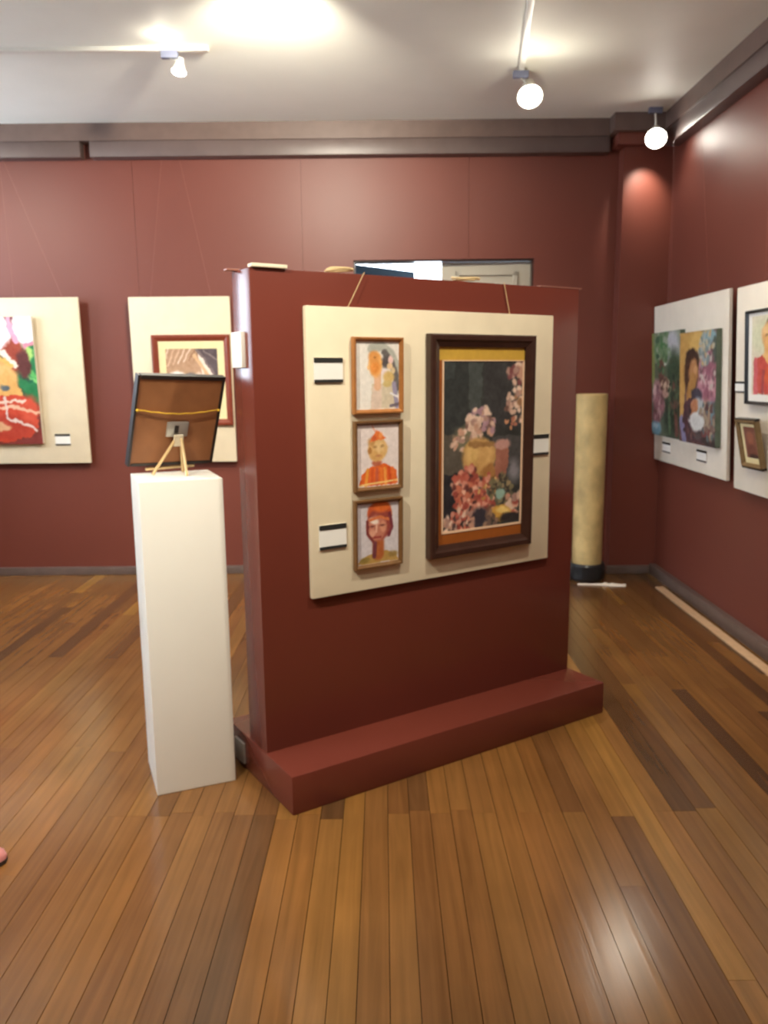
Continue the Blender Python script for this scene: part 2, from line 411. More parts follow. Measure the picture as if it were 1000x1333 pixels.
# ------------------------------------------------------------------ painted pictures
class Pic:
    def __init__(s, w, h, bgc, res=.0026):
        s.nx = max(24, int(w / res)); s.ny = max(24, int(h / res)); s.w, s.h = w, h
        s.X, s.Y = np.meshgrid(np.linspace(0, 1, s.nx + 1), np.linspace(0, 1, s.ny + 1))
        s.asp = h / w
        s.c = np.ones((s.ny + 1, s.nx + 1, 3)) * np.array(bgc, float)
        s.rng = np.random.RandomState(len(PICS) + 3); PICS.append(s)
        s.nz = s.fbm(5)
    def fbm(s, f):
        out = np.zeros_like(s.X); a = 1.
        for o in range(4):
            n = int(f * 2 ** o) + 2; m = int(f * s.asp * 2 ** o) + 2
            g = s.rng.rand(m + 1, n + 1)
            xi = s.X * (n - .01); yi = s.Y * (m - .01); x0 = xi.astype(int); y0 = yi.astype(int)
            fx = xi - x0; fy = yi - y0; fx = fx * fx * (3 - 2 * fx); fy = fy * fy * (3 - 2 * fy)
            out += a * ((g[y0, x0] * (1 - fx) + g[y0, x0 + 1] * fx) * (1 - fy) + (g[y0 + 1, x0] * (1 - fx) + g[y0 + 1, x0 + 1] * fx) * fy)
            a *= .5
        return out / 1.875 - .5
    def put(s, mask, col):
        mask = np.clip(mask, 0, 1)[..., None]; s.c = s.c * (1 - mask) + np.array(col, float) * mask
    def ell(s, cx, cy, rx, ry, col, soft=.15, rot=0., al=1., wob=.12):
        x = s.X - cx; y = (s.Y - cy) * s.asp; ry = ry * s.asp; c, t = math.cos(rot), math.sin(rot)
        d = np.sqrt(((c * x + t * y) / rx) ** 2 + ((-t * x + c * y) / ry) ** 2) + wob * s.nz
        s.put(al * (1 - d) / soft + .5 * al, col) if soft > 0 else s.put(d < 1, col)
    def poly(s, pts, col, al=1.):
        xw = s.X + .03 * s.nz; yw = s.Y + .03 * s.nz; ins = np.zeros(s.X.shape, bool); n = len(pts)
        for i in range(n):
            x1, y1 = pts[i]; x2, y2 = pts[(i + 1) % n]
            if y1 == y2: continue
            cnd = ((y1 > yw) != (y2 > yw)) & (xw < (x2 - x1) * (yw - y1) / (y2 - y1) + x1)
            ins ^= cnd
        s.put(ins * al, col)
    def line(s, pts, wd, col, al=1.):
        dm = np.full(s.X.shape, 9.)
        for (x1, y1), (x2, y2) in zip(pts, pts[1:]):
            dx, dy = x2 - x1, (y2 - y1) * s.asp; L = dx * dx + dy * dy + 1e-9
            t = np.clip(((s.X - x1) * dx + (s.Y - y1) * s.asp * dy) / L, 0, 1)
            dm = np.minimum(dm, np.hypot(s.X - x1 - t * dx, (s.Y - y1) * s.asp - t * dy))
        s.put(al * ((wd - dm) / (.4 * wd) + .5), col)
    def mute(s, f):
        g_ = s.c.mean(-1, keepdims=True); s.c = g_ + f * (s.c - g_)
    def petals(s, cx, cy, r, n, cols, seed=0, sz=.35):
        q = random.Random(seed)
        for k in range(n):
            a = q.uniform(0, 2 * PI); d = r * math.sqrt(q.random())
            s.ell(cx + d * math.cos(a), cy + d * math.sin(a) / s.asp, r * sz * q.uniform(.6, 1.2), r * sz * q.uniform(.5, 1.) / s.asp, q.choice(cols), .5, q.uniform(0, 3), .85)
    def finish(s, amount=12):
        k = min(1., .3 + s.w * .9)
        wx = k * (.05 * s.fbm(9) + .04 * s.fbm(22)); wy = k * (.05 * s.fbm(8) + .04 * s.fbm(24)) / s.asp
        xi = np.clip(np.rint((s.X + wx) * s.nx), 0, s.nx).astype(int); yi = np.clip(np.rint((s.Y + wy) * s.ny), 0, s.ny).astype(int)
        s.c = s.c[yi, xi]
        s.c = s.c + amount * (s.fbm(14) + .6 * s.fbm(40))[..., None] * 2
    def build(s, name, parent, m, x0, z0, y):
        """flat painted sheet with its lower left at (x0, z0), facing -y"""
        s.finish()
        c = np.clip(s.c, 0, 255) / 255.; c = np.where(c <= .04045, c / 12.92, ((c + .055) / 1.055) ** 2.4)
        nx, ny = s.nx, s.ny
        co = np.zeros(((ny + 1) * (nx + 1), 3)); co[:, 0] = x0 + s.X.ravel() * s.w; co[:, 1] = y; co[:, 2] = z0 + (1 - s.Y.ravel()) * s.h
        idx = np.arange((ny + 1) * (nx + 1)).reshape(ny + 1, nx + 1)
        f = np.stack([idx[1:, :-1], idx[1:, 1:], idx[:-1, 1:], idx[:-1, :-1]], -1).reshape(-1, 4)
        me = bpy.data.meshes.new(name)
        me.vertices.add(len(co)); me.vertices.foreach_set('co', co.ravel())
        me.loops.add(f.size); me.loops.foreach_set('vertex_index', f.ravel().astype(np.int32))
        me.polygons.add(len(f)); me.polygons.foreach_set('loop_start', np.arange(0, f.size, 4, dtype=np.int32))
        me.update(calc_edges=True); me.validate()
        at = me.color_attributes.new('paint', 'FLOAT_COLOR', 'POINT')
        at.data.foreach_set('color', np.concatenate([c.reshape(-1, 3), np.ones((len(co), 1))], 1).astype(np.float32).ravel())
        me.materials.append(m)
        o = bpy.data.objects.new(name, me); COL.objects.link(o); o.parent = parent
        return o
PICS = []

def frame_mesh(w, h, fw_, depth, m, parent, name='frame', step=.35):
    """mitred moulding around 0..w x 0..h, back at y=0, front at y=-depth"""
    bm = bmesh.new()
    prof = [(0, 0), (0, -depth * .85), (fw_ * .12, -depth), (fw_ * .45, -depth), (fw_ * .62, -depth * (1 - step * .5)), (fw_ * .9, -depth * (1 - step)), (fw_, -depth * (1 - step) + .002), (fw_, 0)]
    rings = []
    for (t, y) in prof:
        rings.append([bm.verts.new(v) for v in ((t, y, t), (w - t, y, t), (w - t, y, h - t), (t, y, h - t))])
    rings.append(rings[0])
    for a, b in zip(rings, rings[1:]):
        for k in range(4): bm.faces.new((a[k], a[(k + 1) % 4], b[(k + 1) % 4], b[k]))
    return obj(name, bm, m, parent)

def sheet(name, x0, z0, x1, z1, y0, y1, m, parent):
    bm = bmesh.new(); add_box(bm, (x0, y0, z0), (x1, y1, z1)); return obj(name, bm, m, parent)

def board(O_M, w, h, m, label, group, cords=(), thick=.022, cm=None):
    """cloth-covered board, lower left front corner at the matrix origin, body behind (+y)"""
    e = tag(empty('display_board', O_M), label, 'display board', group)
    bm = bmesh.new(); add_box(bm, (0, 0, 0), (w, thick, h), bevel=.005); obj('cloth_panel', bm, m, e, smooth=True)
    for (p, q) in cords:
        bm = bmesh.new(); add_tube(bm, [p, q], .0008 if cm else .0016, 6); obj('hanging_cord', bm, cm or M_cord, e)
    return e

def card(BM, u, v, w, h, label, off=0., group=None):
    e = tag(empty('caption_card', BM @ Matrix.Translation((u, -off, v))), label, 'caption card', group)
    sheet('card', 0, .0, w, h, -.004, 0, M_card, e)
    sheet('header_band', 0, h * .80, w, h, -.0055, -.003, M_ink, e)
    sheet('footer_band', 0, 0, w, h * .12, -.0055, -.003, M_ink, e)
    return e

# ---- board on the partition
TH = .022
MB = MF @ Matrix.Translation((.192, -TH, .697))
b0 = board(MB, 1.168, 1.040, M_linen, 'cream linen board hung on the maroon partition, with portraits and still life', 'cloth covered display boards',
           cords=(((.17, .006, 1.035), (.245, .010, 1.163)), ((.93, .006, 1.035), (.90, .010, 1.163))))
BO = (.192, .697)
def onB(u, z): return u - BO[0], z - BO[1]

def picture(BM, u, v, off=0., rot=0., lean=0.):
    return BM @ Matrix.Translation((u, -off, v)) @ Matrix.Rotation(lean, 4, 'X') @ Matrix.Rotation(rot, 4, 'Y')

def small_portrait(u0, z0, w, h, m, label, pic):
    u, v = onB(u0, z0)
    e = tag(empty('framed_portrait', picture(MB, u, v, .001, 0, .012)), label, 'picture', 'small portraits on the partition board')
    frame_mesh(w, h, .0155, .020, m, e)
    sheet('backing', .01, .01, w - .01, h - .01, -.006, 0, M_hard, e)
    pic.build('painting', e, M_print, .0145, .0145, -.008)
    return e

W0, H0 = .215, .272
def P1():
    s = Pic(W0 - .029, H0 - .028, (226, 220, 212))
    s.line([(.35, .10), (.6, .07), (.8, .17), (.93, .35), (.97, .7)], .09, (172, 172, 162))
    s.line([(.66, .16), (.82, .30), (.93, .52), (.94, .68)], .07, (104, 98, 96))
    s.ell(.70, .30, .12, .09, (84, 78, 78), .5)
    s.poly([(.36, .62), (.90, .60), (.98, .99), (.33, .99)], (206, 192, 168))
    s.poly([(.37, .66), (.60, .64), (.58, .99), (.34, .99)], (216, 194, 178))
    s.line([(.88, .62), (.95, .96)], .05, (150, 142, 166)); s.line([(.80, .76), (.98, .82)], .02, (228, 224, 226)); s.line([(.80, .95), (.98, .93)], .03, (110, 100, 112))
    s.line([(.50, .45), (.49, .66)], .08, (222, 176, 142))
    s.ell(.45, .33, .155, .19, (226, 162, 92), .3); s.ell(.44, .38, .10, .09, (222, 140, 66), .6); s.ell(.40, .22, .11, .08, (214, 146, 78), .6)
    s.line([(.30, .30), (.28, .40)], .02, (236, 190, 130)); s.ell(.43, .23, .03, .015, (170, 110, 60), .5)
    s.ell(.66, .46, .07, .06, (228, 214, 220), .4); s.ell(.80, .27, .06, .06, (226, 190, 184), .4); s.ell(.78, .36, .07, .05, (226, 192, 150), .4)
    s.ell(.75, .52, .13, .09, (204, 172, 108), .5); s.ell(.86, .42, .05, .05, (214, 190, 150), .4); s.ell(.72, .62, .10, .05, (196, 172, 112), .5)
    return s
def P2():
    s = Pic(W0 - .033, .259 - .029, (222, 208, 204))
    s.line([(.36, .02), (.46, .15)], .014, (222, 150, 120))
    s.poly([(.04, .98), (.10, .80), (.36, .66), (.66, .63), (.94, .75), (.98, .98)], (218, 100, 42))
    for x, c in ((.20, (228, 150, 60)), (.34, (206, 84, 36)), (.46, (190, 88, 60)), (.58, (224, 118, 48)), (.68, (230, 150, 70)), (.80, (200, 78, 34)), (.90, (222, 110, 50))): s.line([(x * .85 + .08, .72), (x, .97)], .035, c, .8)
    s.line([(.05, .97), (.3, .95), (.6, .94), (.97, .92)], .018, (238, 196, 120), .8)
    s.ell(.47, .62, .12, .05, (176, 96, 72), .5)
    s.ell(.49, .40, .235, .19, (214, 172, 112), .2); s.ell(.46, .50, .15, .09, (206, 160, 98), .5); s.ell(.52, .36, .12, .08, (224, 188, 132), .6)
    s.ell(.30, .42, .05, .05, (170, 118, 62), .5); s.ell(.42, .36, .05, .022, (164, 122, 74), .9, 0, .7); s.ell(.60, .355, .045, .02, (160, 120, 74), .9, 0, .7); s.ell(.52, .43, .03, .05, (230, 194, 138), .9, 0, .7); s.ell(.51, .505, .07, .018, (182, 122, 80), .9, 0, .8); s.ell(.34, .28, .08, .06, (188, 140, 84), .9)
    s.poly([(.30, .27), (.40, .16), (.46, .09), (.54, .12), (.70, .24), (.5, .255)], (222, 116, 58)); s.ell(.40, .22, .06, .05, (200, 92, 50), .7); s.ell(.56, .18, .05, .05, (232, 146, 84), .7)
    return s
def P3():
    s = Pic(W0 - .032, .262 - .029, (204, 196, 200))
    s.poly([(.0, .99), (.10, .90), (.36, .83), (.70, .80), (.95, .90), (1., .99)], (178, 142, 78))
    s.ell(.18, .93, .12, .05, (140, 118, 60), .6); s.ell(.86, .88, .12, .05, (150, 122, 70), .6)
    s.line([(.50, .66), (.50, .84)], .14, (168, 92, 48)); s.line([(.42, .66), (.40, .88)], .05, (112, 56, 62))
    s.ell(.54, .18, .30, .20, (182, 78, 40), .15); s.ell(.53, .36, .31, .26, (146, 66, 56), .15); s.ell(.58, .08, .20, .09, (210, 102, 44), .6)
    s.ell(.46, .42, .24, .21, (192, 122, 100), .3); s.ell(.40, .30, .12, .05, (236, 216, 202), .6, .4); s.ell(.62, .40, .08, .08, (212, 148, 118), .6); s.ell(.36, .50, .08, .06, (214, 156, 130), .6)
    s.ell(.36, .385, .07, .018, (112, 58, 52), .9, 0, .8); s.ell(.60, .38, .07, .018, (112, 58, 52), .9, 0, .8); s.line([(.46, .38), (.45, .48)], .02, (222, 172, 148)); s.line([(.38, .57), (.56, .57)], .022, (150, 62, 56))
    s.line([(.30, .28), (.55, .24), (.78, .30)], .03, (206, 116, 70)); s.line([(.78, .2), (.84, .42), (.76, .56)], .035, (116, 50, 60)); s.line([(.24, .3), (.24, .5), (.38, .64)], .03, (120, 50, 48))
    return s
small_portrait(.369, 1.360, W0, .274, M_frame_br, 'small copper-framed watercolour of a veiled woman in profile', P1())
small_portrait(.369, 1.076, W0 - .004, .259, M_frame_bz, 'small bronze-framed watercolour of a figure in orange robe and pointed cap', P2())
small_portrait(.365, .783, W0 - .003, .262, M_frame_bz, 'small bronze-framed watercolour of a face in a red turban', P3())

# ---- large still life
e = tag(empty('framed_still_life', picture(MB, *onB(.697, .783), .001, 0, .006)), 'large dark-framed still life of flowers and brass pot', 'picture')
LW, LH = .535, .868
frame_mesh(LW, LH, .048, .034, M_frame_dk, e)
sheet('backing', .02, .02, LW - .02, LH - .02, -.008, 0, M_hard, e)
X0, X1, Z0, Z1 = .066, LW - .044, .090, LH - .098  # mount bands: mustard above, darker rust brown below and at one side
o = sheet('mount', .046, Z1, LW - .046, LH - .046, -.012, -.007, M_mat_g, e); o['label'] = 'mustard mount band above the picture'
o = sheet('mount', .046, .046, LW - .046, Z0, -.012, -.007, M_mat_r, e); o['label'] = 'rust brown mount band below the picture'
o = sheet('mount', .046, Z0, X0, Z1, -.012, -.007, M_mat_r, e); o['label'] = 'rust brown mount strip beside the picture'
bm = bmesh.new()
for lo, hi in (((X0, -.014, Z0), (X0 + .009, -.008, Z1)), ((X1 - .012, -.014, Z0), (X1, -.008, Z1)), ((X0, -.014, Z0), (X1, -.008, Z0 + .009)), ((X0, -.014, Z1 - .004), (X1, -.008, Z1))): add_box(bm, lo, hi)
obj('fillet', bm, M_fillet, e)
s = Pic(X1 - X0 - .012, Z1 - Z0 - .006, (52, 54, 52))
s.poly([(0, 0), (.3, 0), (.3, .36), (0, .4)], (46, 50, 49), .8); s.poly([(.30, 0), (.48, 0), (.46, .36), (.33, .36)], (72, 78, 76), .8); s.poly([(0.02, 0), (.14, 0), (.14, .1), (.02, .1)], (74, 80, 80), .5)
s.poly([(.5, 0), (1, 0), (1, .4), (.5, .38)], (56, 55, 56), .7)
s.poly([(0, .42), (.45, .42), (.45, .65), (0, .65)], (88, 80, 70), .9); s.poly([(.62, .45), (1, .45), (1, .62), (.62, .62)], (78, 76, 76), .8)
s.poly([(0, .65), (.45, .66), (.3, .95), (0, .98)], (38, 36, 40))
pk = [(206, 172, 152), (222, 192, 172), (190, 146, 124), (168, 132, 120)]; rd = [(178, 92, 76), (206, 140, 120), (150, 70, 60), (222, 170, 146), (190, 110, 86)]; gd = [(200, 158, 96), (178, 130, 72), (214, 178, 122)]
s.petals(.92, .06, .12, 30, pk + [(120, 70, 70)], 1); s.petals(.95, .26, .17, 60, pk + [(150, 110, 80), (110, 80, 70)], 2, .22); s.petals(.84, .37, .07, 8, [(196, 140, 104), (170, 110, 90)], 3)
s.ell(.30, .45, .17, .08, (112, 108, 86), .4); s.petals(.46, .375, .17, 70, pk + [(166, 130, 140), (120, 90, 84)], 4, .22); s.petals(.20, .47, .09, 14, pk + [(130, 110, 90)], 5); s.petals(.33, .40, .12, 12, pk, 15)
s.ell(.45, .56, .22, .115, (186, 144, 88), .2); s.ell(.36, .54, .09, .06, (212, 172, 108), .6); s.ell(.53, .57, .09, .09, (204, 160, 100), .6); s.ell(.58, .66, .10, .05, (160, 112, 64), .5); s.line([(.33, .49), (.62, .49)], .03, (150, 110, 66), .8)
s.poly([(.66, .51), (.82, .50), (.80, .72), (.66, .72)], (164, 104, 86), .9); s.ell(.74, .50, .10, .03, (186, 140, 130), .4); s.ell(.90, .66, .09, .08, (128, 124, 130), .6, 0, .7)
s.petals(.33, .74, .20, 80, rd + [(96, 50, 46)], 6, .2); s.petals(.45, .83, .22, 110, rd + [(96, 60, 50), (120, 84, 66)], 7, .18); s.petals(.28, .87, .14, 50, rd + [(80, 46, 44)], 8, .22); s.petals(.55, .76, .15, 40, rd + gd, 9, .2)
s.petals(.72, .78, .16, 60, [(120, 112, 84), (150, 132, 100), (96, 92, 74), (70, 62, 54)], 10, .2); s.ell(.72, .80, .06, .035, (142, 172, 158), .4, -.6)
s.petals(.90, .87, .12, 20, pk + rd, 11); s.ell(.74, .92, .14, .05, (206, 158, 76), .25, .2); s.ell(.76, .905, .09, .02, (232, 200, 120), .5, .2)
s.ell(.46, .94, .11, .07, (56, 52, 60), .5); s.petals(.24, .94, .15, 60, pk + rd + [(84, 60, 58)], 12, .2); s.petals(.07, .975, .10, 14, pk, 13); s.petals(.60, .95, .10, 12, [(150, 120, 100), (110, 90, 80)], 14)
s.ell(.88, .955, .16, .03, (44, 40, 40), .4)
s.build('painting', e, M_print, X0 + .006, Z0 + .003, -.011)

for (u, z, w, h, lab) in ((.218, 1.475, .115, .086, 'caption card beside the veiled woman portrait'), (.224, .876, .112, .090, 'caption card beside the red turban portrait'), (1.232, 1.156, .112, .088, 'caption card beside the large still life frame')):
    card(MB, *onB(u, z), w, h, lab, .001, 'caption cards on the partition board')

# ---- things on the partition: plate on the end, twine and paper on the top
ME = MP @ Matrix.Rotation(-PI / 2, 4, 'Z')     # end face: x -> along -v, outwards is -y
e = tag(empty('wall_plate', MP @ Matrix.Translation((0, .268, 1.528))), 'white plate fixed to the end of the partition', 'wall plate')
child_box('plate', (-.016, 0, 0), (.002, .086, .121), M_white, e, .004)
def twine(u, v, label, seed, L=.12, sag=.02):
    q = random.Random(seed); e = tag(empty('twine_coil', MP @ Matrix.Translation((u, v, PT))), label, 'twine', 'twine on the partition top')
    for k in range(3):
        bm = bmesh.new(); n = 16; ph = q.uniform(0, 6); rx = L / 2 * q.uniform(.6, 1); ry = .03 * q.uniform(.7, 1.2)
        pts = [(rx * math.cos(ph + 5.6 * i / n), ry * math.sin(ph + 5.6 * i / n), .006 + .012 * abs(math.sin(2.2 * i / n + k))) for i in range(n + 1)]
        add_tube(bm, pts, .0045, 6); obj('twine_loop', bm, M_cord, e, smooth=True, crease=70)
    return e
twine(.36, V0 + .03, 'tangle of twine on the partition top above the portraits', 3, .12)
twine(.93, V0 + .03, 'tangle of twine on the partition top above the still life', 5, .14)
bm = bmesh.new(); add_box(bm, (.005, V0 - .012, PT), (.135, V0 + .025, PT + .012), bevel=.003)
tag(obj('paper_strip', bm, M_tape, None, True, MP), 'cream paper strip lying on the partition top corner', 'paper strip')
bm = bmesh.new(); add_box(bm, (-.03, V1 - .035, PT - .0005), (.06, V1 - .005, PT + .006), bevel=.002)
tag(obj('tape_piece', bm, M_cord_p, None, True, MP), 'pinkish tape stuck over the partition end', 'tape')
bm = bmesh.new(); add_box(bm, (1.30, V0 - .002, PT - .0005), (PL + .01, V0 + .02, PT + .004), bevel=.0015)
tag(obj('tape_piece', bm, M_cord_p, None, True, MP), 'long pinkish tape along the far top edge of the partition', 'tape')

# ------------------------------------------------------------------ boards on the back wall
ZB = .87
MBK = plane_M((0, 5.995, ZB), 0, .03)
def MBat(u): return MBK @ Matrix.Translation((u, 0, 0))
board(MBat(-3.40), 1.212, 1.202, M_linen, 'cream linen board with a bright unframed portrait, on back wall', 'cloth covered display boards', cords=(((.75, .01, 1.195), (.735, .02, 2.14)), ((1.10, .01, 1.195), (.76, .02, 2.14))), cm=M_cord_p)
board(MBat(-1.828), .731, 1.198, M_linen, 'cream linen board behind the white plinth, on back wall', 'cloth covered display boards', cords=(((.16, .01, 1.19), (.30, .02, 2.14)), ((.60, .01, 1.19), (.42, .02, 2.14))), cm=M_cord_p)

# large unframed portrait canvas (mostly outside the picture at the left)
CW, CH = .79, .918
e = tag(empty('canvas_painting', picture(MBK, -3.31, .150, .001, 0, .012)), 'unframed canvas portrait in red with pink flowers, on back wall', 'painting')
bm = bmesh.new(); add_box(bm, (0, -.030, 0), (CW, 0, CH), bevel=.003); obj('canvas_edge', bm, M_linen_w, e, smooth=True)
s = Pic(CW, CH, (150, 56, 40), .004)
s.poly([(.6, .0), (1, .0), (1, 1), (.6, 1)], (96, 46, 38))
s.ell(.98, .42, .16, .26, (40, 118, 70), .2); s.line([(.84, .30), (.99, .48)], .02, (90, 170, 90)); s.line([(.86, .44), (1., .52)], .015, (120, 190, 110)); s.line([(.80, .42), (.94, .50)], .018, (30, 96, 66)); s.ell(.94, .28, .06, .06, (168, 206, 110), .3)
s.ell(.80, .30, .11, .14, (150, 62, 40), .4); s.ell(.90, .36, .06, .12, (92, 44, 40), .4)
s.ell(.30, .40, .20, .30, (40, 28, 26), .2)
s.ell(.63, .44, .16, .20, (214, 160, 92), .25); s.ell(.72, .50, .12, .10, (220, 170, 104), .4); s.poly([(.55, .55), (.72, .40), (.86, .58), (.85, .66), (.55, .66)], (214, 162, 92)); s.ell(.70, .31, .045, .018, (74, 62, 44), .5); s.ell(.700, .545, .040, .03, (84, 92, 96), .5); s.ell(.50, .40, .04, .025, (60, 44, 36), .4); s.line([(.6, .40), (.62, .50)], .02, (232, 190, 130))
s.line([(.60, .26), (.72, .28), (.82, .38)], .022, (228, 214, 196)); s.line([(.64, .30), (.78, .38)], .02, (206, 170, 90))
s.poly([(.08, 1.), (.15, .72), (.55, .62), (.86, .61), (.96, .72), (.98, .84), (.88, .94), (.66, .99)], (190, 66, 42)); s.ell(.70, .86, .22, .10, (168, 56, 38), .5); s.ell(.90, .72, .10, .10, (204, 82, 58), .6)
s.line([(.50, .66), (.87, .66)], .014, (222, 196, 176)); s.line([(.50, .71), (.80, .70), (.99, .755)], .013, (226, 176, 146)); s.line([(.70, .63), (.70, .80), (.80, .81), (.97, .895)], .012, (214, 190, 180)); s.ell(.64, .86, .07, .03, (200, 150, 110), .3)
s.poly([(.66, 1.), (.9, .94), (1, .84), (1, 1)], (122, 50, 44))
for (cx, cy, rx, ry) in ((.12, .10, .13, .14), (.36, .08, .12, .12), (.66, .11, .135, .15), (.93, .09, .11, .14)): s.ell(cx, cy, rx, ry, (236, 218, 222), .2); s.ell(cx - .02, cy - .03, rx * .6, ry * .6, (242, 232, 230), .6)
s.line([(.80, .0), (.81, .14), (.84, .20)], .02, (222, 156, 180)); s.line([(.92, .225), (1., .20)], .02, (206, 130, 150))
s.build('painting', e, M_paint, 0, 0, -.0306)
card(MBK, -2.439, .135, .112, .085, 'caption card on linen board beside the unframed red portrait', .001)

# framed landscape-format picture behind the easel
FW_, FH_ = .566, .655
e = tag(empty('framed_picture', picture(MBK, -1.672, .275, .001, 0, .012)), 'mahogany-framed picture with cream mount behind the white plinth', 'picture')
frame_mesh(FW_, FH_, .045, .026, M_frame_red, e)
sheet('backing', .02, .02, FW_ - .02, FH_ - .02, -.008, 0, M_hard, e)
bm = bmesh.new()
for lo, hi in (((.04, -.013, .04), (FW_ - .04, -.008, .105)), ((.04, -.013, FH_ - .10), (FW_ - .04, -.008, FH_ - .04)), ((.04, -.013, .105), (.095, -.008, FH_ - .10)), ((FW_ - .095, -.013, .105), (FW_ - .04, -.008, FH_ - .10))): add_box(bm, lo, hi)
obj('mount', bm, M_mat_c, e)
s = Pic(FW_ - .17, FH_ - .18, (176, 140, 112), .003)
for k in range(14): s.line([(-.05 + .10 * k, .30 - .02 * k), (.08 + .10 * k, .02)], .014, random.choice([(206, 172, 146), (150, 112, 86), (222, 196, 176)]), .7)
s.poly([(.56, 0), (1, 0), (1, .52), (.86, .36), (.7, .16)], (88, 76, 80)); s.line([(.6, .04), (.9, .4)], .03, (120, 104, 104), .7); s.line([(.72, .05), (.98, .2)], .015, (130, 116, 116), .6)
s.poly([(.62, .10), (.74, .22), (1, .58), (1, .8), (.7, .5)], (232, 214, 200)); s.line([(.55, .12), (.72, .34), (.9, .6)], .03, (206, 168, 130))
s.ell(.22, .52, .20, .16, (236, 230, 226), .25); s.ell(.46, .52, .16, .13, (92, 100, 112), .3); s.ell(.46, .47, .06, .02, (216, 218, 222), .5); s.ell(.62, .6, .1, .2, (232, 222, 214), .4)
s.poly([(0, .66), (1, .72), (1, 1), (0, 1)], (128, 92, 70)); s.ell(.4, .85, .3, .12, (160, 120, 92), .5)
s.build('painting', e, M_print, .085, .09, -.0095)

# ------------------------------------------------------------------ boards on the right wall
MR = plane_M((1.995, 5.905, .87), -PI / 2, .045)
board(MR @ Matrix.Translation((.0, 0, 0)), 1.262, 1.090, M_linen_w, 'pale linen board with two unframed tall canvases, on right wall', 'cloth covered display boards', cords=(((.30, .01, 1.085), (.40, -.01, 2.11)), ((.95, .01, 1.085), (.85, -.01, 2.11))), cm=M_cord_p)
board(MR @ Matrix.Translation((1.364, 0, -.025)), 1.22, 1.105, M_linen_w, 'pale linen board with a black-framed portrait, on right wall', 'cloth covered display boards', cords=(((.30, .01, 1.10), (.40, -.01, 2.13)), ((.95, .01, 1.10), (.85, -.01, 2.13))), cm=M_cord_p)

def tall_canvas(u, v, w, h, label, pic, off=.001, edge=(90, 100, 84)):
    e = tag(empty('canvas_painting', picture(MR, u, v, off)), label, 'painting')
    bm = bmesh.new(); add_box(bm, (0, -.032, 0), (w, 0, h), bevel=.003); obj('canvas_edge', bm, mat('canvas_side', edge, .6, noise=.2, nscale=18), e, smooth=True)
    pic.build('painting', e, M_paint, 0, 0, -.0326)
    return e
s = Pic(.553, .712, (92, 104, 84), .005)
s.poly([(0, 0), (1, 0), (1, .3), (0, .3)], (126, 140, 112)); s.ell(.72, .14, .26, .16, (176, 178, 186), .6); s.line([(.03, 0), (.06, .5)], .05, (128, 140, 70), .8)
s.ell(.35, .18, .24, .12, (72, 128, 74), .5); s.ell(.45, .24, .12, .05, (40, 70, 56), .5); s.ell(.46, .30, .08, .02, (200, 206, 196), .5)
s.ell(.80, .48, .26, .30, (60, 82, 60), .4); s.ell(.75, .78, .32, .22, (50, 68, 54), .5); s.line([(.8, .5), (.9, .95)], .06, (112, 72, 62), .7); s.line([(.62, .5), (.66, .95)], .04, (84, 108, 78), .7)
s.ell(.36, .38, .11, .15, (112, 74, 62), .3); s.ell(.38, .54, .16, .09, (86, 60, 56), .4); s.ell(.56, .50, .14, .06, (190, 160, 134), .4, .3); s.ell(.5, .58, .12, .05, (176, 134, 120), .4)
s.ell(.20, .58, .16, .13, (166, 122, 122), .4); s.ell(.28, .70, .20, .12, (158, 104, 112), .4); s.ell(.18, .80, .15, .10, (150, 98, 112), .4); s.ell(.12, .56, .08, .05, (206, 170, 170), .5)
s.ell(.16, .93, .20, .07, (112, 164, 190), .4); s.ell(.14, .91, .08, .03, (170, 206, 222), .5)
s.petals(.22, .68, .20, 46, [(166, 122, 122), (190, 150, 150), (140, 92, 104), (120, 80, 84)], 31, .2); s.petals(.40, .17, .28, 40, [(84, 124, 82), (110, 140, 100), (60, 96, 70), (150, 160, 140)], 32, .2); s.petals(.80, .60, .24, 40, [(60, 82, 60), (84, 100, 76), (46, 62, 50), (100, 80, 66)], 33, .2); s.petals(.48, .52, .14, 16, [(190, 160, 134), (120, 84, 72), (90, 64, 58)], 34, .25); s.mute(.85)
tall_canvas(.055, .190, .553, .712, 'left of two unframed canvases, green garden scene with blue corner', s)
s = Pic(.575, .690, (120, 84, 80), .005)
s.poly([(0, 0), (.66, 0), (.66, .3), (.2, .35), (.12, .75), (0, .8)], (206, 156, 76)); s.ell(.50, .10, .22, .12, (224, 178, 90), .6)
s.ell(.82, .08, .20, .10, (128, 168, 180), .4); s.ell(.68, .20, .16, .07, (170, 168, 160), .5); s.ell(.94, .22, .12, .12, (104, 72, 82), .5); s.ell(.82, .24, .12, .06, (188, 140, 140), .5)
s.line([(.97, .1), (.98, .95)], .05, (78, 92, 82)); s.line([(.9, .5), (.93, .9)], .04, (96, 140, 156))
s.petals(.78, .42, .26, 34, [(176, 104, 122), (196, 132, 146), (150, 84, 104), (170, 112, 132)], 22, .4)
s.ell(.36, .26, .20, .11, (66, 46, 38), .25); s.ell(.34, .38, .20, .16, (84, 54, 40), .3); s.ell(.40, .36, .13, .12, (190, 130, 78), .35); s.line([(.38, .44), (.30, .56)], .09, (188, 132, 66)); s.ell(.46, .34, .05, .04, (214, 156, 100), .5)
s.poly([(.10, .98), (.12, .66), (.30, .58), (.62, .56), (.74, .98)], (92, 58, 66)); s.ell(.50, .56, .16, .06, (70, 66, 82), .4); s.ell(.56, .66, .18, .08, (170, 180, 184), .5); s.ell(.44, .66, .11, .07, (206, 138, 92), .3); s.line([(.44, .66), (.40, .75)], .08, (190, 120, 80)); s.ell(.78, .70, .10, .12, (188, 160, 120), .5, 0, .6)
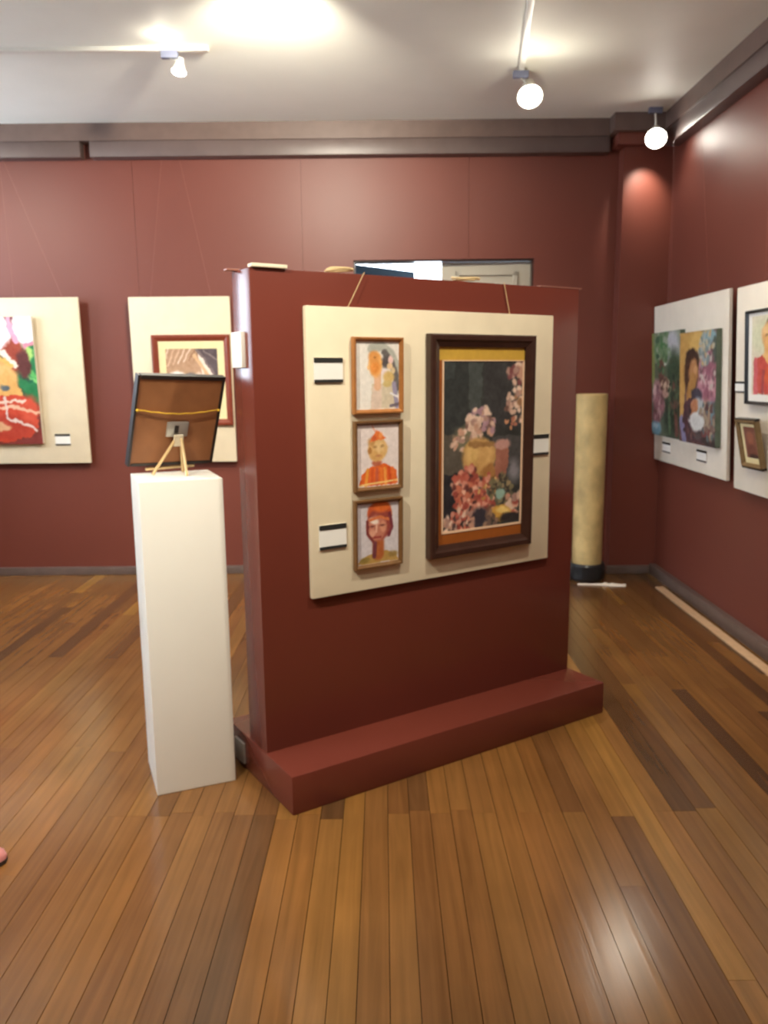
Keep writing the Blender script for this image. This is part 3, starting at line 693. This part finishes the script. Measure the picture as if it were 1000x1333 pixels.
s.ell(.50, .80, .22, .085, (206, 208, 206), .2); s.ell(.44, .785, .10, .03, (226, 228, 226), .5); s.ell(.55, .90, .2, .06, (86, 74, 76), .4); s.line([(.06, .8), (.14, .98)], .06, (130, 128, 172)); s.ell(.80, .90, .16, .06, (128, 62, 62), .5); s.ell(.84, .96, .2, .04, (60, 50, 50), .5)
s.petals(.80, .38, .22, 60, [(176, 116, 130), (206, 160, 166), (150, 92, 108), (120, 84, 92), (190, 180, 170)], 35, .16); s.petals(.74, .14, .20, 36, [(150, 170, 176), (190, 180, 150), (120, 140, 140), (206, 166, 100)], 36, .2); s.petals(.80, .78, .22, 40, [(120, 90, 84), (160, 140, 116), (90, 110, 116), (96, 60, 60)], 37, .2); s.petals(.30, .84, .20, 26, [(84, 58, 64), (110, 76, 76), (70, 52, 60)], 38, .22); s.ell(.50, .80, .20, .08, (206, 208, 206), .3); s.mute(.82)
tall_canvas(.608, .186, .575, .690, 'right of two unframed canvases, seated woman with pink blossoms and white bowl', s, .003)
card(MR, .195, .072, .155, .072, 'caption card under the green garden canvas', .001, 'caption cards on the right wall')
card(MR, .828, .076, .152, .072, 'caption card under the seated woman canvas', .001, 'caption cards on the right wall')
card(MR, 1.372, .516, .115, .060, 'caption card beside the black-framed portrait', .001, 'caption cards on the right wall')

# black framed portrait with a white mount
w, h = .56, .487
e = tag(empty('framed_portrait', picture(MR, 1.535, .458, .001, 0, .01)), 'black-framed portrait of a woman in red with white mount, on right wall', 'picture')
frame_mesh(w, h, .016, .026, M_frame_blk, e)
sheet('backing', .008, .008, w - .008, h - .008, -.006, 0, M_hard, e)
sheet('mount', .014, .014, w - .014, h - .014, -.010, -.005, M_mat_w, e)
s = Pic(w - .12, h - .085, (214, 206, 184), .004)
s.ell(.3, .25, .35, .2, (206, 206, 176), .6); s.ell(.46, .10, .10, .07, (96, 76, 66), .4); s.ell(.45, .24, .20, .16, (212, 162, 108), .3); s.ell(.42, .18, .16, .06, (226, 186, 132), .6); s.line([(.36, .25), (.42, .25)], .012, (120, 76, 50)); s.line([(.5, .25), (.56, .25)], .012, (120, 76, 50)); s.line([(.40, .36), (.52, .36)], .016, (186, 92, 76))
s.line([(.45, .38), (.46, .55)], .13, (222, 170, 108)); s.ell(.45, .55, .20, .08, (226, 180, 116), .4)
s.poly([(.04, .98), (.06, .56), (.26, .50), (.45, .64), (.66, .50), (.90, .56), (.96, .98)], (196, 84, 76)); s.line([(.10, .58), (.10, .98)], .05, (206, 104, 110)); s.ell(.46, .75, .14, .12, (204, 96, 60), .5); s.line([(.3, .7), (.28, .98)], .03, (160, 76, 80)); s.line([(.62, .7), (.64, .98)], .03, (160, 76, 80))
s.build('painting', e, M_paint, .055, .052, -.0105)
# small crooked frame below it
w, h = .235, .258
e = tag(empty('framed_picture', picture(MR, 1.530, .125, .002, -.02, .16)), 'small gold and black frame with reddish print leaning out, on right wall', 'picture')
frame_mesh(w, h, .020, .030, M_frame_gold, e)
sheet('frame_band', -.003, h - .004, w + .003, h + .008, -.026, 0, M_frame_blk, e); sheet('frame_band', -.003, -.008, w + .003, .004, -.026, 0, M_frame_blk, e)
sheet('backing', .01, .01, w - .01, h - .01, -.006, 0, M_hard, e)
sheet('mount', .018, .018, w - .018, h - .018, -.010, -.005, M_mat_c, e)
s = Pic(w - .10, h - .09, (132, 84, 70), .003)
s.ell(.5, .35, .28, .22, (156, 98, 78), .4); s.ell(.5, .75, .4, .2, (116, 70, 58), .4); s.ell(.6, .95, .4, .08, (70, 46, 40), .5)
s.build('painting', e, M_paint, .050, .050, -.0105)

# ------------------------------------------------------------------ white plinth with the small easel
PW = .287; PA = math.radians(22.3); PH = 1.147
MPED = Matrix.Translation((-.833, 2.705, 0)) @ Matrix.Rotation(PA, 4, 'Z')
bm = bmesh.new(); add_box(bm, (0, 0, 0), (PW, PW, PH), bevel=.004)
tag(obj('plinth', bm, M_white, None, True, MPED), 'tall square white plinth holding the small easel', 'plinth')

ME_ = plane_M((-.82, 2.952, 1.157), math.radians(39), math.radians(20)) @ Matrix.Rotation(math.radians(2.0), 4, 'Y')
# picture, seen from behind; back face at y = 0 towards the camera (-y), front to +y
e = tag(empty('framed_picture', ME_ @ Matrix.Translation((-.132, 0, .024))), 'framed picture seen from its brown hardboard back, on the small easel', 'picture')
w, h, D = .334, .344, .026
bm = bmesh.new(); add_box(bm, (.006, .004, .006), (w - .006, .010, h - .006)); obj('backing', bm, M_hard, e)
bm = bmesh.new()
for lo, hi in (((0, 0, 0), (.008, D, h)), ((w - .010, 0, 0), (w, D, h)), ((.012, 0, 0), (w - .012, D, .010)), ((.012, 0, h - .014), (w - .012, D, h))): add_box(bm, lo, hi)
obj('frame', bm, M_edge, e)
sheet('glass_front', .012, .012, w - .012, h - .012, .018, .021, M_mat_w, e)
bm = bmesh.new(); n = 12
add_tube(bm, [(.010 + (w - .02) * i / n, -.002 - .003 * math.sin(PI * i / n), .217 - .014 * math.sin(PI * i / n) + .002 * (i % 2)) for i in range(n + 1)], .0022, 6); st = obj('hanging_string', bm, M_yellow, e, smooth=True)
for xx in (.010, w - .010):
    bm = bmesh.new(); bmesh.ops.create_icosphere(bm, subdivisions=1, radius=.006, matrix=Matrix.Translation((xx, -.004, .217))); obj('knot', bm, M_yellow, st, smooth=True)
bm = bmesh.new(); add_box(bm, (.130, -.004, .114), (.212, .004, .170), bevel=.002); pl = obj('hanger_plate', bm, M_steel, e, True)
bm = bmesh.new(); add_box(bm, (.158, -.006, .128), (.174, -.003, .158)); obj('plate_slot', bm, M_edge, pl)

# easel: apex behind the picture, two legs, rear strut, ledge
e = tag(empty('mini_easel', Matrix.Translation((-.76, 2.92, PH))), 'small pale wooden table easel on the white plinth', 'easel')
inv = Matrix.Translation((-.76, 2.92, PH)).inverted()
def wp(p): return inv @ Vector(p)
apex = ME_ @ Vector((.040, -.014, .135))
uE = Vector((math.cos(math.radians(39)), math.sin(math.radians(39)), 0))
base0 = ME_ @ Vector((.04, -.012, 0)); base0.z = PH + .004
legs = (((apex - uE * .008), Vector((-.840, 2.905, PH + .003))), ((apex + uE * .010), Vector((-.752, 2.995, PH + .003))), ((apex + uE * .016 - Vector((0, .012, 0))), Vector((-.706, 2.868, PH + .003))))
for a, b in legs:
    bm = bmesh.new(); add_tube(bm, [wp(a), wp(b)], [.0055, .0055], 6); obj('leg', bm, M_pine, e)
a = Vector((-.868, 2.918, PH + .022)); b = a + uE * .19; b.z = a.z
bm = bmesh.new(); add_tube(bm, [wp(a), wp(b)], .006, 6); obj('ledge', bm, M_pine, e)
bm = bmesh.new(); add_box(bm, (-.016, -.006, -.028), (.018, .004, .014), M=Matrix.Translation(wp(apex)) @ Matrix.Rotation(math.radians(39), 4, 'Z') @ Matrix.Rotation(math.radians(20), 4, 'X'))
obj('hinge_block', bm, M_tape, e)

# ------------------------------------------------------------------ tall tube in the corner
tx, ty = 1.487, 5.765
e = tag(empty('tall_tube', Matrix.Translation((tx, ty, 0))), 'tall mottled parchment tube standing in a dark pot by the corner', 'tube')
bm = bmesh.new(); add_lathe(bm, [(0, 0), (.118, 0), (.130, .02), (.134, .06), (.130, .115), (.122, .130), (.112, .130), (.108, .10)], 40); obj('pot', bm, M_pot, e, True)
bm = bmesh.new(); add_lathe(bm, [(0, .06), (.106, .06), (.107, .7), (.109, 1.350), (.104, 1.352), (.102, 1.30), (0, 1.29)], 48); obj('tube_shaft', bm, M_tube_a, e, True)
# crumpled paper on the floor in front of it
bm = bmesh.new(); q = random.Random(4)
n = 14; top = []; bot = []
for i in range(n + 1):
    t = i / n; xw = 1.385 + .33 * t; yw = 5.600 - .04 * t; wd = (.010 + .035 * max(0, t - .45) / .55) * (1 - .5 * max(0, t - .9) / .1)
    hz = .004 + (.016 if t > .5 else .004) * q.random()
    top.append((bm.verts.new((xw, yw - wd, .001)), bm.verts.new((xw + .004, yw, hz + .006)), bm.verts.new((xw, yw + wd, .001))))
for a, b in zip(top, top[1:]):
    for k in range(2): bm.faces.new((a[k], a[k + 1], b[k + 1], b[k]))
    bm.faces.new((a[2], a[0], b[0], b[2]))
bm.faces.new(top[0]); bm.faces.new(top[-1][::-1])
tag(obj('paper_scrap', bm, M_paper), 'crumpled pale paper on the floor before the tall tube', 'paper')

# ------------------------------------------------------------------ shoe tip at the left edge
bm = bmesh.new()
ME2 = Matrix.Translation((-1.200, 2.315, 0)) @ Matrix.Rotation(math.radians(12), 4, 'Z')
sh = tag(empty('shoe', ME2), 'pink flat shoe with its toe on the plank floor', 'shoe')
secs = [(0.0, .010, .012), (-.012, .026, .028), (-.04, .040, .040), (-.08, .045, .050), (-.13, .042, .058), (-.18, .036, .062), (-.22, .034, .066), (-.25, .028, .066), (-.262, .012, .060)]
rings = []
for x_, hw, hh in secs:
    rings.append([bm.verts.new((x_, hw * math.cos(a), .012 + hh * max(0, math.sin(a)) ** .7)) for a in [PI * k / 10 for k in range(11)]])
for a, b in zip(rings, rings[1:]):
    for k in range(10): bm.faces.new((a[k], a[k + 1], b[k + 1], b[k]))
    bm.faces.new((a[10], a[0], b[0], b[10]))
bm.faces.new(rings[0]); bm.faces.new(rings[-1][::-1]); obj('upper', bm, M_pink, sh, True, crease=60)
bm = bmesh.new(); vs = [bm.verts.new((x_, s_ * (hw + .002), 0)) for s_ in (1,) for x_, hw, hh in secs] + [bm.verts.new((x_, -(hw + .002), 0)) for x_, hw, hh in secs[::-1]]
f = bm.faces.new(vs); r = bmesh.ops.extrude_face_region(bm, geom=[f]); bmesh.ops.translate(bm, vec=(0, 0, .013), verts=[v for v in r['geom'] if isinstance(v, bmesh.types.BMVert)]); obj('sole', bm, M_sole, sh)

# ------------------------------------------------------------------ ceiling tracks and spot heads
def track(p, q, label, width=.034):
    p, q = Vector(p), Vector(q); d = q - p; L = d.length
    M = Matrix.Translation(p) @ Matrix.Rotation(math.atan2(d.y, d.x), 4, 'Z')
    e = tag(empty('light_track', M), label, 'light track', 'white ceiling light tracks')
    bm = bmesh.new(); add_box(bm, (0, -width / 2, -.022), (L, width / 2, .001), bevel=.003); obj('track_rail', bm, M_metal_w, e, True)
    for x_ in (-.004, L - .012): 
        bm = bmesh.new(); add_box(bm, (x_, -width / 2 - .002, -.024), (x_ + .016, width / 2 + .002, .0), bevel=.003); obj('end_cap', bm, M_metal_w, e, True)
    return e

def lathe_to(bm, prof, P, aim, seg=24):
    M = Matrix.Translation(P) @ Vector(aim).normalized().to_track_quat('Z', 'Y').to_matrix().to_4x4()
    return add_lathe(bm, prof, seg, M)

def spot_head(mount, lamp, aim, label, energy, r=.06, cone=100, blend=.8, spill=0., group='track spotlights', spill_p=None, spill_aim=None, soft=.05, z0=ZC - .022):
    """mount: (x, y) on the track; lamp: bulb centre; aim: target point"""
    e = tag(empty('track_spotlight', Matrix.Translation((mount[0], mount[1], z0))), label, 'spotlight', group)
    O = Vector((mount[0], mount[1], z0)); P = Vector(lamp) - O; a = (Vector(aim) - Vector(lamp)).normalized()
    bm = bmesh.new(); add_box(bm, (-.045, -.017, -.036), (.045, .017, .002), bevel=.004); obj('adapter', bm, M_metal_g, e, True)
    back = P - a * (r * 1.5)
    bm = bmesh.new(); add_tube(bm, [Vector((0, 0, -.03)), Vector((0, 0, -.03)).lerp(back, .5) + Vector((0, 0, -.002)), back], .007, 8); obj('arm', bm, M_metal_w, e, True)
    bm = bmesh.new(); lathe_to(bm, [(0, -r * 1.7), (r * .45, -r * 1.7), (r * .5, -r * 1.2), (r * .85, -r * .25), (r * 1.0, r * .10), (r * .93, r * .10), (r * .78, -r * .22), (0, -r * .3)], P, a); obj('lamp_housing', bm, M_metal_w, e, True)
    bm = bmesh.new(); lathe_to(bm, [(r * .76, -r * .20), (r * .86, -r * .02), (r * .80, r * .12), (r * .55, r * .26), (r * .25, r * .32), (0, r * .33)], P, a); obj('bulb', bm, M_bulb, e, True)
    ld = bpy.data.lights.new('spot_beam', 'SPOT'); ld.energy = energy; ld.color = LAMP_COL; ld.spot_size = math.radians(cone); ld.spot_blend = blend; ld.shadow_soft_size = soft
    lo = bpy.data.objects.new('spot_beam', ld); COL.objects.link(lo); lo.parent = e
    lo.matrix_local = Matrix.Translation(P + a * (r * .5 + soft + .005)) @ (-a).to_track_quat('Z', 'Y').to_matrix().to_4x4()
    if spill and spill_aim:
        pd = bpy.data.lights.new('side_spill', 'SPOT'); pd.energy = spill; pd.color = LAMP_COL; pd.shadow_soft_size = .02; pd.spot_size = math.radians(70); pd.spot_blend = 1.
        po = bpy.data.objects.new('side_spill', pd); COL.objects.link(po); po.parent = e
        dv = Vector(spill_p) - Vector(spill_aim)
        po.matrix_local = Matrix.Translation(Vector(spill_p) - O) @ dv.to_track_quat('Z', 'Y').to_matrix().to_4x4()
    elif spill:
        pd = bpy.data.lights.new('back_spill', 'POINT'); pd.energy = spill; pd.color = LAMP_COL; pd.shadow_soft_size = .02
        po = bpy.data.objects.new('back_spill', pd); COL.objects.link(po); po.parent = e
        po.location = (Vector(spill_p) - O) if spill_p else (back - a * (r * .5))
    return e

track((-3.8, 4.66, ZC), (-.92, 4.66, ZC), 'white light track across the ceiling above the plinth side')
track((.655, 3.62, ZC), (.83, 5.10, ZC), 'white light track running towards the back wall')
spot_head((-1.125, 4.66), (-1.089, 4.70, 3.131), (-1.30, 4.2, 1.0), 'white spotlight on the track above the plinth side', 40, r=.042, cone=150, spill=.5, spill_p=(-1.13, 4.50, 3.17))
spot_head((.815, 5.0), (.87, 5.00, 3.085), (.75, 3.6, 1.6), 'glaring spotlight at the end of the track towards the back wall', 60, r=.075, cone=120, spill=2.5, spill_p=(.90, 4.75, 2.95))
spot_head((1.84, 5.74), (1.835, 5.69, 3.036), (.62, 1.94, 0), 'glaring spotlight in the corner by the pier', 11, r=.072, cone=80, spill=14., spill_p=(1.80, 5.72, 2.96), spill_aim=(1.84, 5.925, 2.72), z0=ZC)

# heads beyond the top of the picture: they light the walls, the partition and the floor; right wall, plinth and floor heads are added fill
track((-3.8, 3.55, ZC), (1.5, 3.55, ZC), 'white light track across the ceiling before the partition')
track((-3.2, .9, ZC), (1.6, .9, ZC), 'added unseen white light track over the open floor')
spot_head((-.40, 3.55), (-.40, 3.66, 3.13), (-.85, 6.0, 2.3), 'spotlight aimed at the back wall beside the door', 190, r=.05, cone=105, spill=2.6, spill_p=(-.38, 3.76, 3.10))
spot_head((-3.45, 3.55), (-3.45, 3.62, 3.13), (-2.7, 6.0, 1.5), 'spotlight aimed at the unframed red portrait', 88, r=.05, cone=80)
spot_head((1.1, 3.55), (1.12, 3.52, 3.13), (2.04, 4.7, 1.5), 'added unseen fill spotlight aimed at the right wall boards', 26, r=.05, cone=90)
track((-.6, 2.1, ZC), (1.5, 2.1, ZC), 'white light track over the step of the partition')
spot_head((.75, 2.1), (.78, 2.15, 3.13), (.38, 3.0, 1.4), 'spotlight aimed at the partition board', 95, r=.05, cone=105)
spot_head((-1.2, .9), (-1.2, .98, 3.13), (-.9, 3.0, .7), 'added unseen fill spotlight aimed at the white plinth', 205, r=.05, cone=70)
spot_head((.1, .9), (.1, .90, 3.13), (.2, 1.9, 0), 'added unseen fill spotlight aimed at the open floor', 40, r=.05, cone=120)

def pendant(x, y, z, energy, label):  # added fill lamps out of view, brighten the ceiling and room
    e = tag(empty('fill_pendant', Matrix.Translation((x, y, ZC))), label, 'fill lamp', 'added fill globes over the open floor')
    L = z - ZC
    bm = bmesh.new(); add_lathe(bm, [(0, 0), (.06, 0), (.06, -.012), (.02, -.03), (0, -.03)], 24); obj('ceiling_rose', bm, M_metal_w, e, True)
    bm = bmesh.new(); add_tube(bm, [(0, 0, -.02), (0, 0, L + .13)], .006, 8); obj('stem', bm, M_metal_w, e, True)
    bm = bmesh.new(); bmesh.ops.create_uvsphere(bm, u_segments=24, v_segments=14, radius=.12, matrix=Matrix.Translation((0, 0, L))); obj('globe', bm, M_globe, e, True)
    ld = bpy.data.lights.new('fill_light', 'POINT'); ld.energy = energy; ld.color = LAMP_COL; ld.shadow_soft_size = .13
    lo = bpy.data.objects.new('fill_light', ld); COL.objects.link(lo); lo.parent = e; lo.location = (0, 0, L)
M_globe = mat('fill_globe_glow', (250, 246, 238), rough=.3, emit=(1., .93, .82), estr=4.)
pendant(-2.0, 1.5, 2.7, 62, 'added unseen fill globe pendant nearer the windows')
pendant(.9, .2, 2.7, 26, 'added unseen fill globe pendant nearer the right wall')
